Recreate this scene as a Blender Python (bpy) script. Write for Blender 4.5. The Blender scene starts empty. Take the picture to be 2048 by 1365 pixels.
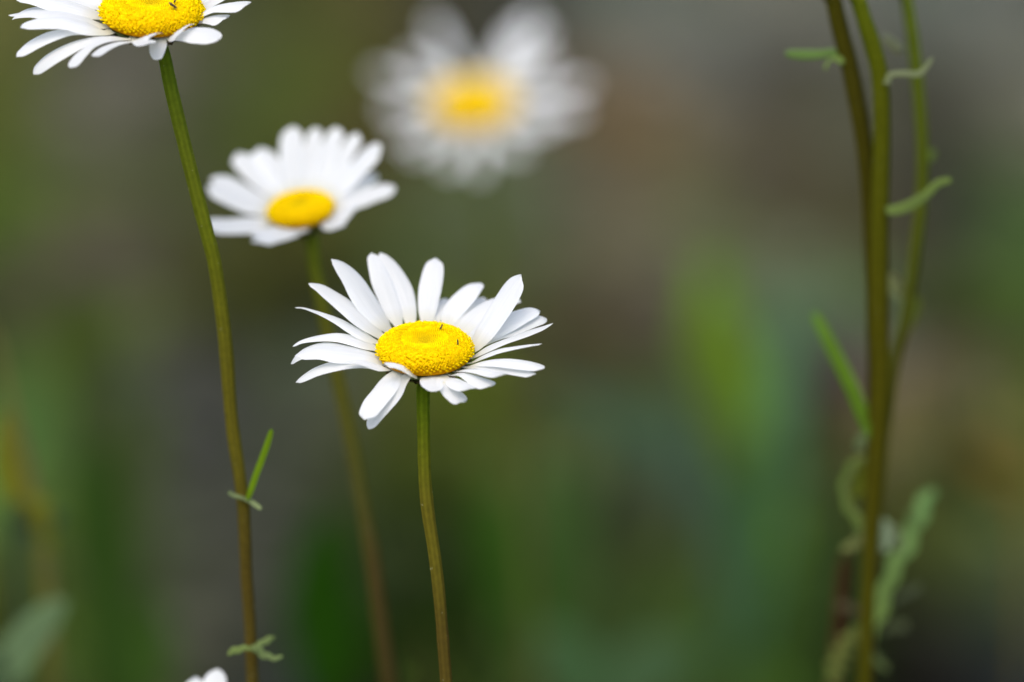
import bpy, math, random
from mathutils import Vector, Matrix, Euler
from mathutils import noise as mnoise
random.seed(7)
R = math.radians
SC = bpy.context.scene
COL = SC.collection

# ------------------------------------------------------------------ camera, light, exposure
CAM_H, PITCH, FOCUS, LENS = 0.60, R(17), 0.83, 149.4
APERTURE = 0.031
cd = bpy.data.cameras.new('camera'); cam = bpy.data.objects.new('camera', cd); COL.objects.link(cam)
SC.camera = cam
cam.location = (0, 0, CAM_H); cam.rotation_euler = (R(90) - PITCH, 0, 0)
cd.sensor_width = 36; cd.lens = LENS; cd.clip_start = 0.01; cd.clip_end = 500
cd.dof.use_dof = True; cd.dof.focus_distance = FOCUS; cd.dof.aperture_fstop = LENS / 1000 / APERTURE
cd.dof.aperture_blades = 0

SUN_EL, SUN_AZ = R(62), R(200)
w = bpy.data.worlds.new('World'); SC.world = w; w.use_nodes = True
nt = w.node_tree; bg = nt.nodes['Background']
sky = nt.nodes.new('ShaderNodeTexSky'); sky.sky_type = 'NISHITA'; sky.sun_disc = False
sky.sun_elevation = SUN_EL; sky.sun_rotation = SUN_AZ; sky.air_density = 1.0; sky.dust_density = 5.0; sky.ozone_density = 1.0
nt.links.new(sky.outputs[0], bg.inputs[0]); bg.inputs[1].default_value = 0.15
sd = bpy.data.lights.new('sun', 'SUN'); sun = bpy.data.objects.new('sun', sd); COL.objects.link(sun)
sd.energy = 0.6; sd.angle = R(70); sd.color = (1.0, 0.985, 0.96)
sdir = Vector((math.sin(SUN_AZ) * math.cos(SUN_EL), math.cos(SUN_AZ) * math.cos(SUN_EL), math.sin(SUN_EL)))
sun.rotation_euler = sdir.to_track_quat('Z', 'Y').to_euler()
sun.location = sdir * 20
SC.view_settings.view_transform = 'Standard'; SC.view_settings.look = 'None'
SC.view_settings.exposure = 0.77; SC.view_settings.gamma = 1.0; SC.view_settings.use_curve_mapping = False

# ------------------------------------------------------------------ helpers
FWD = Vector((0, math.cos(PITCH), -math.sin(PITCH)))
RT = Vector((1, 0, 0))
UP = Vector((0, math.sin(PITCH), math.cos(PITCH)))
CAMP = Vector((0, 0, CAM_H))
FPX = LENS / 36 * 2048

def ray(x, y):
    return FWD + RT * ((x - 1024) / FPX) + UP * ((682.5 - y) / FPX)
def P(x, y, d):                        # a point of the place seen at (x, y) at depth d
    return CAMP + ray(x, y) * d
def G(x, y, z=0.0):                    # the ground point there
    r = ray(x, y); return CAMP + r * ((z - CAM_H) / r.z)
def depth(p): return (p - CAMP).dot(FWD)
def lin(c):
    return tuple(((v / 255) / 12.92 if v / 255 <= 0.04045 else ((v / 255 + 0.055) / 1.055) ** 2.4) for v in c)

def crom(pts, n):
    """Catmull-Rom through pts (tuples), n samples."""
    m = len(pts); out = []
    for i in range(n):
        f = i / (n - 1) * (m - 1); k = min(int(f), m - 2); u = f - k
        p1, p2 = pts[k], pts[k + 1]
        p0 = pts[k - 1] if k > 0 else tuple(2 * a - b for a, b in zip(p1, p2))
        p3 = pts[k + 2] if k + 2 < m else tuple(2 * b - a for a, b in zip(p1, p2))
        out.append(tuple(0.5 * (2 * b + (c - a) * u + (2 * a - 5 * b + 4 * c - d) * u * u + (3 * b - a - 3 * c + d) * u ** 3)
                         for a, b, c, d in zip(p0, p1, p2, p3)))
    return out

def mesh_obj(name, verts, faces, mat, parent=None, cols=None, uvs=None, smooth=True):
    me = bpy.data.meshes.new(name)
    me.from_pydata([tuple(v) for v in verts], [], faces)
    if smooth: me.polygons.foreach_set('use_smooth', [True] * len(me.polygons))
    if cols:
        a = me.color_attributes.new('tint', 'FLOAT_COLOR', 'POINT')
        a.data.foreach_set('color', [x for c in cols for x in (c[0], c[1], c[2], 1.0)])
    if uvs:
        l = me.uv_layers.new(name='uv')
        fl = []
        for p in me.polygons:
            for vi in p.vertices: fl += list(uvs[vi])
        l.data.foreach_set('uv', fl)
    me.materials.append(mat); me.update()
    o = bpy.data.objects.new(name, me); COL.objects.link(o)
    if parent:
        o.parent = parent; o.matrix_parent_inverse = parent.matrix_basis.inverted()
    return o

def thing(name, loc, label, cat, group=None):
    o = bpy.data.objects.new(name, None); COL.objects.link(o); o.location = loc
    o.empty_display_size = 0.01
    o['label'] = label; o['category'] = cat
    if group: o['group'] = group
    return o

# ------------------------------------------------------------------ materials
def nodes(name):
    m = bpy.data.materials.new(name); m.use_nodes = True
    return m, m.node_tree, m.node_tree.nodes['Principled BSDF']

def mat_petal():
    m, t, b = nodes('petal_white')
    N, L = t.nodes, t.links
    uv = N.new('ShaderNodeUVMap'); uv.uv_map = 'uv'
    sep = N.new('ShaderNodeSeparateXYZ'); L.new(uv.outputs[0], sep.inputs[0])
    mp = N.new('ShaderNodeMapping'); mp.inputs['Scale'].default_value = (9, 0.7, 1); L.new(uv.outputs[0], mp.inputs[0])
    ns = N.new('ShaderNodeTexNoise'); ns.inputs['Scale'].default_value = 2.2; ns.inputs['Detail'].default_value = 4; L.new(mp.outputs[0], ns.inputs[0])
    rp = N.new('ShaderNodeValToRGB'); rp.color_ramp.elements[0].color = (0.80, 0.78, 0.60, 1); rp.color_ramp.elements[0].position = 0.03
    rp.color_ramp.elements[1].color = (0.87, 0.90, 0.915, 1); rp.color_ramp.elements[1].position = 0.30
    L.new(sep.outputs[1], rp.inputs[0])
    mx = N.new('ShaderNodeMixRGB'); mx.blend_type = 'MULTIPLY'; mx.inputs[0].default_value = 0.35; L.new(rp.outputs[0], mx.inputs[1])
    r2 = N.new('ShaderNodeValToRGB'); r2.color_ramp.elements[0].position = 0.35; r2.color_ramp.elements[0].color = (0.86, 0.88, 0.90, 1); r2.color_ramp.elements[1].position = 0.6
    L.new(ns.outputs[0], r2.inputs[0]); L.new(r2.outputs[0], mx.inputs[2])
    L.new(mx.outputs[0], b.inputs['Base Color'])
    b.inputs['Roughness'].default_value = 0.6; b.inputs['Specular IOR Level'].default_value = 0.25
    bp = N.new('ShaderNodeBump'); bp.inputs['Strength'].default_value = 0.6; bp.inputs['Distance'].default_value = 0.0002
    L.new(ns.outputs[0], bp.inputs['Height']); L.new(bp.outputs[0], b.inputs['Normal'])
    tr = N.new('ShaderNodeBsdfTranslucent'); L.new(mx.outputs[0], tr.inputs[0])
    ms = N.new('ShaderNodeMixShader'); ms.inputs[0].default_value = 0.45
    L.new(b.outputs[0], ms.inputs[1]); L.new(tr.outputs[0], ms.inputs[2])
    L.new(ms.outputs[0], N['Material Output'].inputs[0])
    return m

def mat_tint(name, rough=0.6, spec=0.3, transl=0.0, nscale=400, namt=0.25, bump=0.0, bdist=0.0003):
    m, t, b = nodes(name); N, L = t.nodes, t.links
    a = N.new('ShaderNodeAttribute'); a.attribute_name = 'tint'
    tc = N.new('ShaderNodeTexCoord')
    ns = N.new('ShaderNodeTexNoise'); ns.inputs['Scale'].default_value = nscale; ns.inputs['Detail'].default_value = 5
    L.new(tc.outputs['Object'], ns.inputs[0])
    r2 = N.new('ShaderNodeValToRGB'); k = 1 - namt
    r2.color_ramp.elements[0].position = 0.3; r2.color_ramp.elements[0].color = (k, k, k, 1)
    r2.color_ramp.elements[1].position = 0.7; r2.color_ramp.elements[1].color = (1 + namt, 1 + namt, 1 + namt * .8, 1)
    L.new(ns.outputs[0], r2.inputs[0])
    mx = N.new('ShaderNodeMixRGB'); mx.blend_type = 'MULTIPLY'; mx.inputs[0].default_value = 1
    L.new(a.outputs['Color'], mx.inputs[1]); L.new(r2.outputs[0], mx.inputs[2])
    L.new(mx.outputs[0], b.inputs['Base Color'])
    b.inputs['Roughness'].default_value = rough; b.inputs['Specular IOR Level'].default_value = spec
    if bump:
        bp = N.new('ShaderNodeBump'); bp.inputs['Strength'].default_value = bump; bp.inputs['Distance'].default_value = bdist
        L.new(ns.outputs[0], bp.inputs['Height']); L.new(bp.outputs[0], b.inputs['Normal'])
    if transl:
        tr = N.new('ShaderNodeBsdfTranslucent'); L.new(mx.outputs[0], tr.inputs[0])
        ms = N.new('ShaderNodeMixShader'); ms.inputs[0].default_value = transl
        L.new(b.outputs[0], ms.inputs[1]); L.new(tr.outputs[0], ms.inputs[2]); L.new(ms.outputs[0], N['Material Output'].inputs[0])
    return m

M_PETAL = mat_petal()
M_DISC = mat_tint('floret_yellow', 0.8, 0.03, 0.0, 1500, 0.10)
M_STEM = mat_tint('stem_green', 0.8, 0.05, 0.0, 900, 0.14, 0.3, 0.0001)
def add_specks(m):
    t = m.node_tree; N, L = t.nodes, t.links; b = N['Principled BSDF']
    src = b.inputs['Base Color'].links[0].from_socket
    tc = N.new('ShaderNodeTexCoord'); ns = N.new('ShaderNodeTexNoise'); ns.inputs['Scale'].default_value = 1500; ns.inputs['Detail'].default_value = 1
    L.new(tc.outputs['Object'], ns.inputs[0])
    r = N.new('ShaderNodeValToRGB'); r.color_ramp.elements[0].position = 0.75; r.color_ramp.elements[1].position = 0.82
    L.new(ns.outputs[0], r.inputs[0])
    mx = N.new('ShaderNodeMixRGB'); L.new(r.outputs[0], mx.inputs[0]); L.new(src, mx.inputs[1]); mx.inputs[2].default_value = (0.34, 0.36, 0.2, 1)
    L.new(mx.outputs[0], b.inputs['Base Color'])
add_specks(M_STEM)
M_LEAF = mat_tint('leaf_green', 0.85, 0.03, 0.25, 120, 0.15)
M_INV = mat_tint('bract_green', 0.7, 0.2, 0.0, 2500, 0.35, 0.5, 0.0002)
M_BUG = mat_tint('insect_dark', 0.4, 0.4, 0.0, 3000, 0.2)
M_GROUND = mat_tint('soil_moss_painted_shade', 1.0, 0.0, 0.0, 45, 0.30, 0.8, 0.006)
M_STONE = mat_tint('stone_grey', 1.0, 0.0, 0.0, 300, 0.25)
M_COVER = mat_tint('ground_leaves', 1.0, 0.0, 0.2, 150, 0.2)

# ------------------------------------------------------------------ blades (petals, leaves)
def blade(name, P3, W3, nref, mat, parent, nseg=26, nc=9, camber=0.10, ridge=0.028, notch=0.10, twist=0.0, color=None, seed=0, tipcap=True, uvs=True, lobes=0, nlobe=5):
    """P3 centreline, W3 widths, nref the direction the upper face looks to."""
    rnd = random.Random(seed)
    data = crom([(p.x, p.y, p.z, ww) for p, ww in zip(P3, W3)], nseg)
    pts = [Vector(d[:3]) for d in data]; ws = [max(d[3], 0.00005) for d in data]
    ln = [0]
    for i in range(1, nseg): ln.append(ln[-1] + (pts[i] - pts[i - 1]).length)
    tot = ln[-1] or 1e-6
    nt_ = rnd.choice([2, 3, 3]); ph = rnd.uniform(-.5, .5)
    verts, uv, cols = [], [], []
    for i in range(nseg):
        t = (pts[min(i + 1, nseg - 1)] - pts[max(i - 1, 0)]).normalized()
        n = nref[i * len(nref) // nseg] if isinstance(nref, list) else nref
        wd = t.cross(n); wd = wd.normalized() if wd.length > 1e-4 else RT.copy()
        if twist:
            wd = Matrix.Rotation(twist * (0.3 + 0.7 * ln[i] / tot), 3, t) @ wd
        nn = wd.cross(t).normalized()
        s = ln[i] / tot
        wdt = ws[i]
        if tipcap:
            cap = min(max(ws[-1] * 0.75, tot * 0.02) / tot, 0.25)
            if s > 1 - cap: wdt *= math.sqrt(max(0.0, 1 - ((s - 1 + cap) / cap) ** 2)) * 0.93 + 0.07
        for k in range(nc):
            u = k / (nc - 1) * 2 - 1
            zz = wdt * (-camber * (u * u) + ridge * math.cos(u * 3 * math.pi + ph) * math.sin(min(1, s * 1.3) * math.pi) )
            back = 0.0
            if notch and s > 0.86:
                q = (s - 0.86) / 0.14
                back = -notch * ws[-1] * q * q * abs(math.sin((u + ph * .3) * nt_ * math.pi / 2)) ** 2
            wob = 1 + 0.03 * math.sin(s * 9 + seed) * (1 if u > 0 else -1)
            if lobes: wob *= 1 - lobes + 1.25 * lobes * abs(math.sin(math.pi * (s * nlobe + (.5 if u > 0 else 0) + seed * .13))) ** 1.5
            verts.append(pts[i] + wd * (u * wdt / 2 * wob) + nn * zz + t * back)
            uv.append(((k / (nc - 1)) + seed * 1.37, s))
            if color:
                v = 1.0 + 0.12 * (abs(u) - .4)
                c = color[0] if isinstance(color, list) else color
                if isinstance(color, list): c = tuple(a + (b - a) * s for a, b in zip(color[0], color[1]))
                cols.append(tuple(x * v for x in c))
    faces = [(i * nc + k, i * nc + k + 1, (i + 1) * nc + k + 1, (i + 1) * nc + k) for i in range(nseg - 1) for k in range(nc - 1)]
    return mesh_obj(name, verts, faces, mat, parent, cols or None, uv if uvs else None)

def tube(name, pts, rad, cols, mat, parent, nseg=60, nr=21, ribs=7, ribamp=0.05, capend=False):
    data = crom([(p.x, p.y, p.z, r, *c) for p, r, c in zip(pts, rad, cols)], nseg)
    verts, cc = [], []
    for i, d in enumerate(data):
        c0 = Vector(d[:3]); a = Vector(data[max(i - 1, 0)][:3]); b = Vector(data[min(i + 1, nseg - 1)][:3])
        t = (b - a).normalized(); e1 = t.cross(Vector((0, 1, 0.01))).normalized(); e2 = t.cross(e1)
        for k in range(nr):
            an = 2 * math.pi * k / nr
            rr = math.cos(an * ribs)
            r = d[3] * (1 + ribamp * rr + 0.05 * mnoise.noise(Vector((i * .5, k * .3, 1))) + 0.05 * mnoise.noise(Vector((i * .23, 0, d[3] * 9000))))
            verts.append(c0 + (e1 * math.cos(an) + e2 * math.sin(an)) * r)
            f = 1 + 0.13 * rr
            cc.append((max(0, d[4] * f), max(0, d[5] * f), max(0, d[6] * f * 1.0)))
    faces = [(i * nr + k, i * nr + (k + 1) % nr, (i + 1) * nr + (k + 1) % nr, (i + 1) * nr + k) for i in range(nseg - 1) for k in range(nr)]
    if capend:
        faces.append(tuple(range(nr))[::-1]); faces.append(tuple((nseg - 1) * nr + k for k in range(nr)))
    return mesh_obj(name, verts, faces, mat, parent, cc)

# ------------------------------------------------------------------ daisy head
def head_frame(C, tilt, roll, az=0.0):
    """n: the way the disc looks; u to the right, v away from the viewer."""
    n = UP * math.cos(tilt) - FWD * math.sin(tilt)
    n = Matrix.Rotation(-roll, 3, FWD) @ n
    n = Matrix.Rotation(az, 3, Vector((0, 0, 1))) @ n
    u = RT - n * RT.dot(n); u.normalize(); v = n.cross(u)
    return C, u, v, n

def disc(parent, fr, Rd, Hd, dim, seed=1, nflo=1900, coarse=False):
    C, u, v, n = fr; rnd = random.Random(seed)
    def prof(r):
        q = r / Rd
        return Hd * math.sqrt(max(0, 1 - q ** 2.7)) - dim * .25 * math.exp(-(q / 0.10) ** 2) - dim * .40 * math.exp(-(q / .36) ** 2)
    verts, cols, faces = [], [], []
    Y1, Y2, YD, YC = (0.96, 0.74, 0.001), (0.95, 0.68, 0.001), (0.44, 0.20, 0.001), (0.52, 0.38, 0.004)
    # core dome
    nr, nk = 60, 60
    for i in range(nr + 1):
        r = Rd * 0.97 * math.sin(i / nr * math.pi / 2); z = prof(r) - 0.00035 - (0.0 if i < nr else Hd * .25)
        for k in range(nk):
            a = 2 * math.pi * k / nk
            verts.append(C + u * (r * math.cos(a)) + v * (r * math.sin(a)) + n * z)
            q = r / Rd; m = min(1, max(0, (q - .25) / .3))
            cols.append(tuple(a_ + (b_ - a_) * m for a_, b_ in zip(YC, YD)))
    for i in range(nr):
        for k in range(nk):
            faces.append((i * nk + k, (i + 1) * nk + k, (i + 1) * nk + (k + 1) % nk, i * nk + (k + 1) % nk))
    GA = math.pi * (3 - math.sqrt(5))
    for j in range(nflo):
        q = math.sqrt((j + .5) / nflo); a = j * GA
        # arc length parametrisation: crowd more florets on the steep rim
        r = Rd * (q ** 0.93) * 0.995
        z = prof(min(r, Rd * .999))
        e = Rd * 0.01; dz = (prof(min(r + e, Rd * .9995)) - prof(max(r - e, 0))) / (2 * e) if r > e else 0
        nrm = Vector((-dz, 1)); nrm.normalize()
        rd = u * math.cos(a) + v * math.sin(a)
        N_ = (rd * min(nrm.x, .93) + n * max(nrm.y, .1)).normalized()
        qq = r / Rd
        jit = 0.10 if qq < .55 else 0.34
        N_ = (N_ + (u * rnd.uniform(-1, 1) + v * rnd.uniform(-1, 1)) * jit * 0.5).normalized()
        T1 = N_.cross(n + u * .3).normalized(); T2 = N_.cross(T1)
        base = C + rd * r + n * z
        if qq < 0.5:
            rad = Rd * (0.014 + 0.008 * qq / .5); hh = rad * 1.35; open_ = False
        else:
            rad = Rd * rnd.uniform(0.019, 0.026); hh = Rd * rnd.uniform(0.040, 0.085) * min(1, .35 + (qq - .5) * 2.4); open_ = rnd.random() < 0.75
        b0 = len(verts); ns = 5 if not coarse else 4; ro = rnd.uniform(0, 6.28)
        br = rnd.uniform(.90, 1.08)
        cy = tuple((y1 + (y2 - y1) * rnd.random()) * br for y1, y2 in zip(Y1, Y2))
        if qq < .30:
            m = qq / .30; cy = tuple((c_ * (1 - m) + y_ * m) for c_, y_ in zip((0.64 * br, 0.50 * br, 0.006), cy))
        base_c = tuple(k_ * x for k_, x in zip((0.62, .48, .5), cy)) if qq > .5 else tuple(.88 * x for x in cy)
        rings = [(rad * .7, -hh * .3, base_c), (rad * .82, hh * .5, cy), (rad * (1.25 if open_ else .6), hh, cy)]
        for rr, zz, c in rings:
            for k in range(ns):
                an = ro + 2 * math.pi * k / ns
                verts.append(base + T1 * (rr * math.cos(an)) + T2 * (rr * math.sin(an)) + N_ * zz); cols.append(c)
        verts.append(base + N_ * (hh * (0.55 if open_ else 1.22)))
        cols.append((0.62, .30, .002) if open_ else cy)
        for i in range(2):
            for k in range(ns):
                faces.append((b0 + i * ns + k, b0 + i * ns + (k + 1) % ns, b0 + (i + 1) * ns + (k + 1) % ns, b0 + (i + 1) * ns + k))
        for k in range(ns): faces.append((b0 + 2 * ns + k, b0 + 2 * ns + (k + 1) % ns, b0 + 3 * ns))
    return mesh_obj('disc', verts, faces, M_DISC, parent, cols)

def involucre(parent, fr, Rd, seed=3):
    C, u, v, n = fr; rnd = random.Random(seed); verts, cols, faces = [], [], []
    prof = [(0.0014, -0.0042), (0.0032, -0.0039), (Rd * .66, -0.0030), (Rd * .86, -0.0018), (Rd * .90, -0.0010)]
    nk = 60
    for i, (r, z) in enumerate(prof):
        for k in range(nk):
            a = 2 * math.pi * k / nk; rr = r * (1 + 0.02 * math.cos(a * 15 + i * 3))
            verts.append(C + u * (rr * math.cos(a)) + v * (rr * math.sin(a)) + n * z); cols.append((0.16, 0.20, 0.06))
    for i in range(len(prof) - 1):
        for k in range(nk): faces.append((i * nk + k, i * nk + (k + 1) % nk, (i + 1) * nk + (k + 1) % nk, (i + 1) * nk + k))
    for row, (r0, r1, z0, z1, cnt) in enumerate([(.0032, Rd * .80, -.0041, -.0026, 17), (Rd * .4, Rd * .92, -.0037, -.0020, 20), (Rd * .6, Rd * .98, -.0032, -.0014, 22)]):
        for j in range(cnt):
            a = 2 * math.pi * (j + .5 * row + rnd.uniform(-.15, .15)) / cnt; b0 = len(verts)
            rd = u * math.cos(a) + v * math.sin(a); tg = n.cross(rd)
            for s in range(5):
                f = s / 4; wd = [.8, 1.1, 1.15, .8, .12][s] * 0.0010
                c = C + rd * (r0 + (r1 - r0) * f) + n * (z0 + (z1 - z0) * f - 0.0002)
                for q in (-1, -.45, 0, .45, 1):
                    verts.append(c + tg * (q * wd) - n * (0.00035 * (1 - q * q)))
                    edge = abs(q) > .8 or s == 4
                    cols.append((0.13, 0.07, 0.03) if edge else (0.18, 0.21, 0.07))
            for s in range(4):
                for q in range(4): faces.append((b0 + s * 5 + q, b0 + s * 5 + q + 1, b0 + s * 5 + 6 + q, b0 + s * 5 + 5 + q))
    return mesh_obj('involucre', verts, faces, M_INV, parent, cols)

def traced_petal(parent, fr, crop, pts, L=0.0175, o=0.0, dz=None, twist=0.0, seed=0, camber=0.10, notch=0.22, maxdz=0.009, ext=True, bow=0.0, face=False):
    """pts: (X, Y, W) in an enlarged view; base on the disc plane, the length that is not seen goes into the depth."""
    C, u, v, n = fr; ox, oy, k = crop
    px = [(ox + a / k, oy + b / k, c / k) for a, b, c in pts]
    nr_ = (UP * .75 - FWD * .66) if face else n
    # base depth: on plane just under the disc rim
    pl = C - n * 0.0007
    def planeD(x, y):
        r = ray(x, y); return (pl - CAMP).dot(n) / r.dot(n)
    d0 = planeD(px[0][0], px[0][1])
    proj = sum(math.hypot(px[i + 1][0] - px[i][0], px[i + 1][1] - px[i][1]) for i in range(len(px) - 1)) * d0 / FPX
    Cx = 1024 + (C - CAMP).dot(RT) / depth(C) * FPX; Cy = 682.5 - (C - CAMP).dot(UP) / depth(C) * FPX
    if dz is None:
        rem = math.sqrt(max(L * L - proj * proj, 0)); rem = min(rem, maxdz)
        vy = (px[0][1] - Cy); sg = max(-1, min(1, -vy / (0.4 * abs(px[0][0] - Cx) + 6)))
        dz = rem * sg
    m = len(px); P3 = []; W = []
    for i, (x, y, wi) in enumerate(px):
        s = i / (m - 1)
        P3.append(P(x, y, d0 + dz * (s + bow * math.sin(s * math.pi)) - o * s)); W.append(wi)
    fs = []
    for i in range(m):
        t = (P3[min(i + 1, m - 1)] - P3[max(i - 1, 0)]).normalized()
        wd = t.cross(nr_).normalized()
        if twist: wd = Matrix.Rotation(twist * (0.3 + 0.7 * i / (m - 1)), 3, t) @ wd
        ti = Vector((t.dot(RT), t.dot(UP))); 
        if ti.length < 1e-3: fs.append(1); continue
        ti.normalize(); pi = Vector((-ti.y, ti.x))
        fs.append(abs(wd.dot(RT) * pi.x + wd.dot(UP) * pi.y))
    fa = sum(fs) / m
    W3 = [min(wi * d0 / FPX / max(0.35, 0.5 * f + 0.5 * fa), 0.0068) for wi, f in zip(W, fs)]
    if ext:                              # tuck the claw under the disc
        b = P3[0] + (C - n * 0.0012 - P3[0]).normalized() * 0.0016
        P3.insert(0, b); W3.insert(0, W3[0] * 1.0)
    return blade('petal', P3, W3, nr_, M_PETAL, parent, camber=camber, notch=notch, twist=twist, seed=seed)

def free_petal(parent, fr, Rd, az, L, W, lift, droop, seed, nseg=20):
    C, u, v, n = fr; rd = u * math.cos(az) + v * math.sin(az)
    P3, W3 = [], []
    prof = [.45, .75, .95, 1.0, .92, .6]
    for i in range(6):
        s = i / 5
        P3.append(C + rd * (Rd * .82 + L * s * math.cos(lift)) + n * (-0.0012 + L * (s * math.sin(lift) - droop * s * s)))
        W3.append(W * prof[i])
    return blade('petal', P3, W3, n, M_PETAL, parent, nseg=nseg, seed=seed, notch=.12)

def stem_to_ground(pts, lean, d0, cols, foot_dx=0.0, foot_dy=0.02, top=None):
    """pts (x, y, w) downwards; depth grows as the stem goes down, as for an upright stem."""
    y0 = pts[0][1]; P3, rad = [], []
    if top is not None: P3.append(top[0]); rad.append(top[1])
    for x, y, w_ in pts:
        d = d0 + (y - y0) / FPX * d0 * math.tan(PITCH) * lean
        P3.append(P(x, y, d)); rad.append(w_ / 2 * d / FPX)
    last = P3[-1]; prev = P3[-2]; sl = (last - prev); sl = sl / -sl.z
    z = last.z; k = 9
    for i in range(1, k + 1):
        f = i / k
        g_ = f - f * f * .65
        P3.append(Vector((last.x + sl.x * z * g_ + foot_dx * f * f, last.y + sl.y * z * g_ + foot_dy * f * f, z * (1 - f)))); rad.append(rad[-1])
    n = len(P3); cc = []; nv = n - k + 2
    for i in range(n):
        f = min(1, i / (nv - 1)) * (len(cols) - 1); a = min(int(f), len(cols) - 2); q = f - a
        cc.append(tuple(x + (y - x) * q for x, y in zip(cols[a], cols[a + 1])))
    return P3, rad, cc

def leaf_px(parent, crop, pts, d, color, seed=0, dz=0.0, up=0.0, camber=0.12, name='leaf', nref=None, twist=0.0, notch=0, lobes=0, nlobe=5):
    ox, oy, k = crop; m = len(pts); P3 = []; W3 = []
    d = d + up * max(0, (oy + pts[0][1] / k + 60)) / FPX * d * math.tan(PITCH)
    for i, (a, b, c) in enumerate(pts):
        dd = d + dz * i / (m - 1); P3.append(P(ox + a / k, oy + b / k, dd)); W3.append(c / k * dd / FPX)
    nr = nref or (UP * .35 - FWD * .94)
    return blade(name, P3, W3, nr, M_LEAF, parent, nseg=70 if lobes else 22, nc=7, camber=camber, ridge=0.01, notch=notch, color=color, seed=seed, twist=twist, lobes=lobes, nlobe=nlobe)

FULL = (0, 0, 1.0)
GREEN_HI, GREEN_MID, OLIVE, BROWN = (0.105, 0.165, 0.006), (0.105, 0.125, 0.006), (0.100, 0.088, 0.008), (0.070, 0.052, 0.008)

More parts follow.
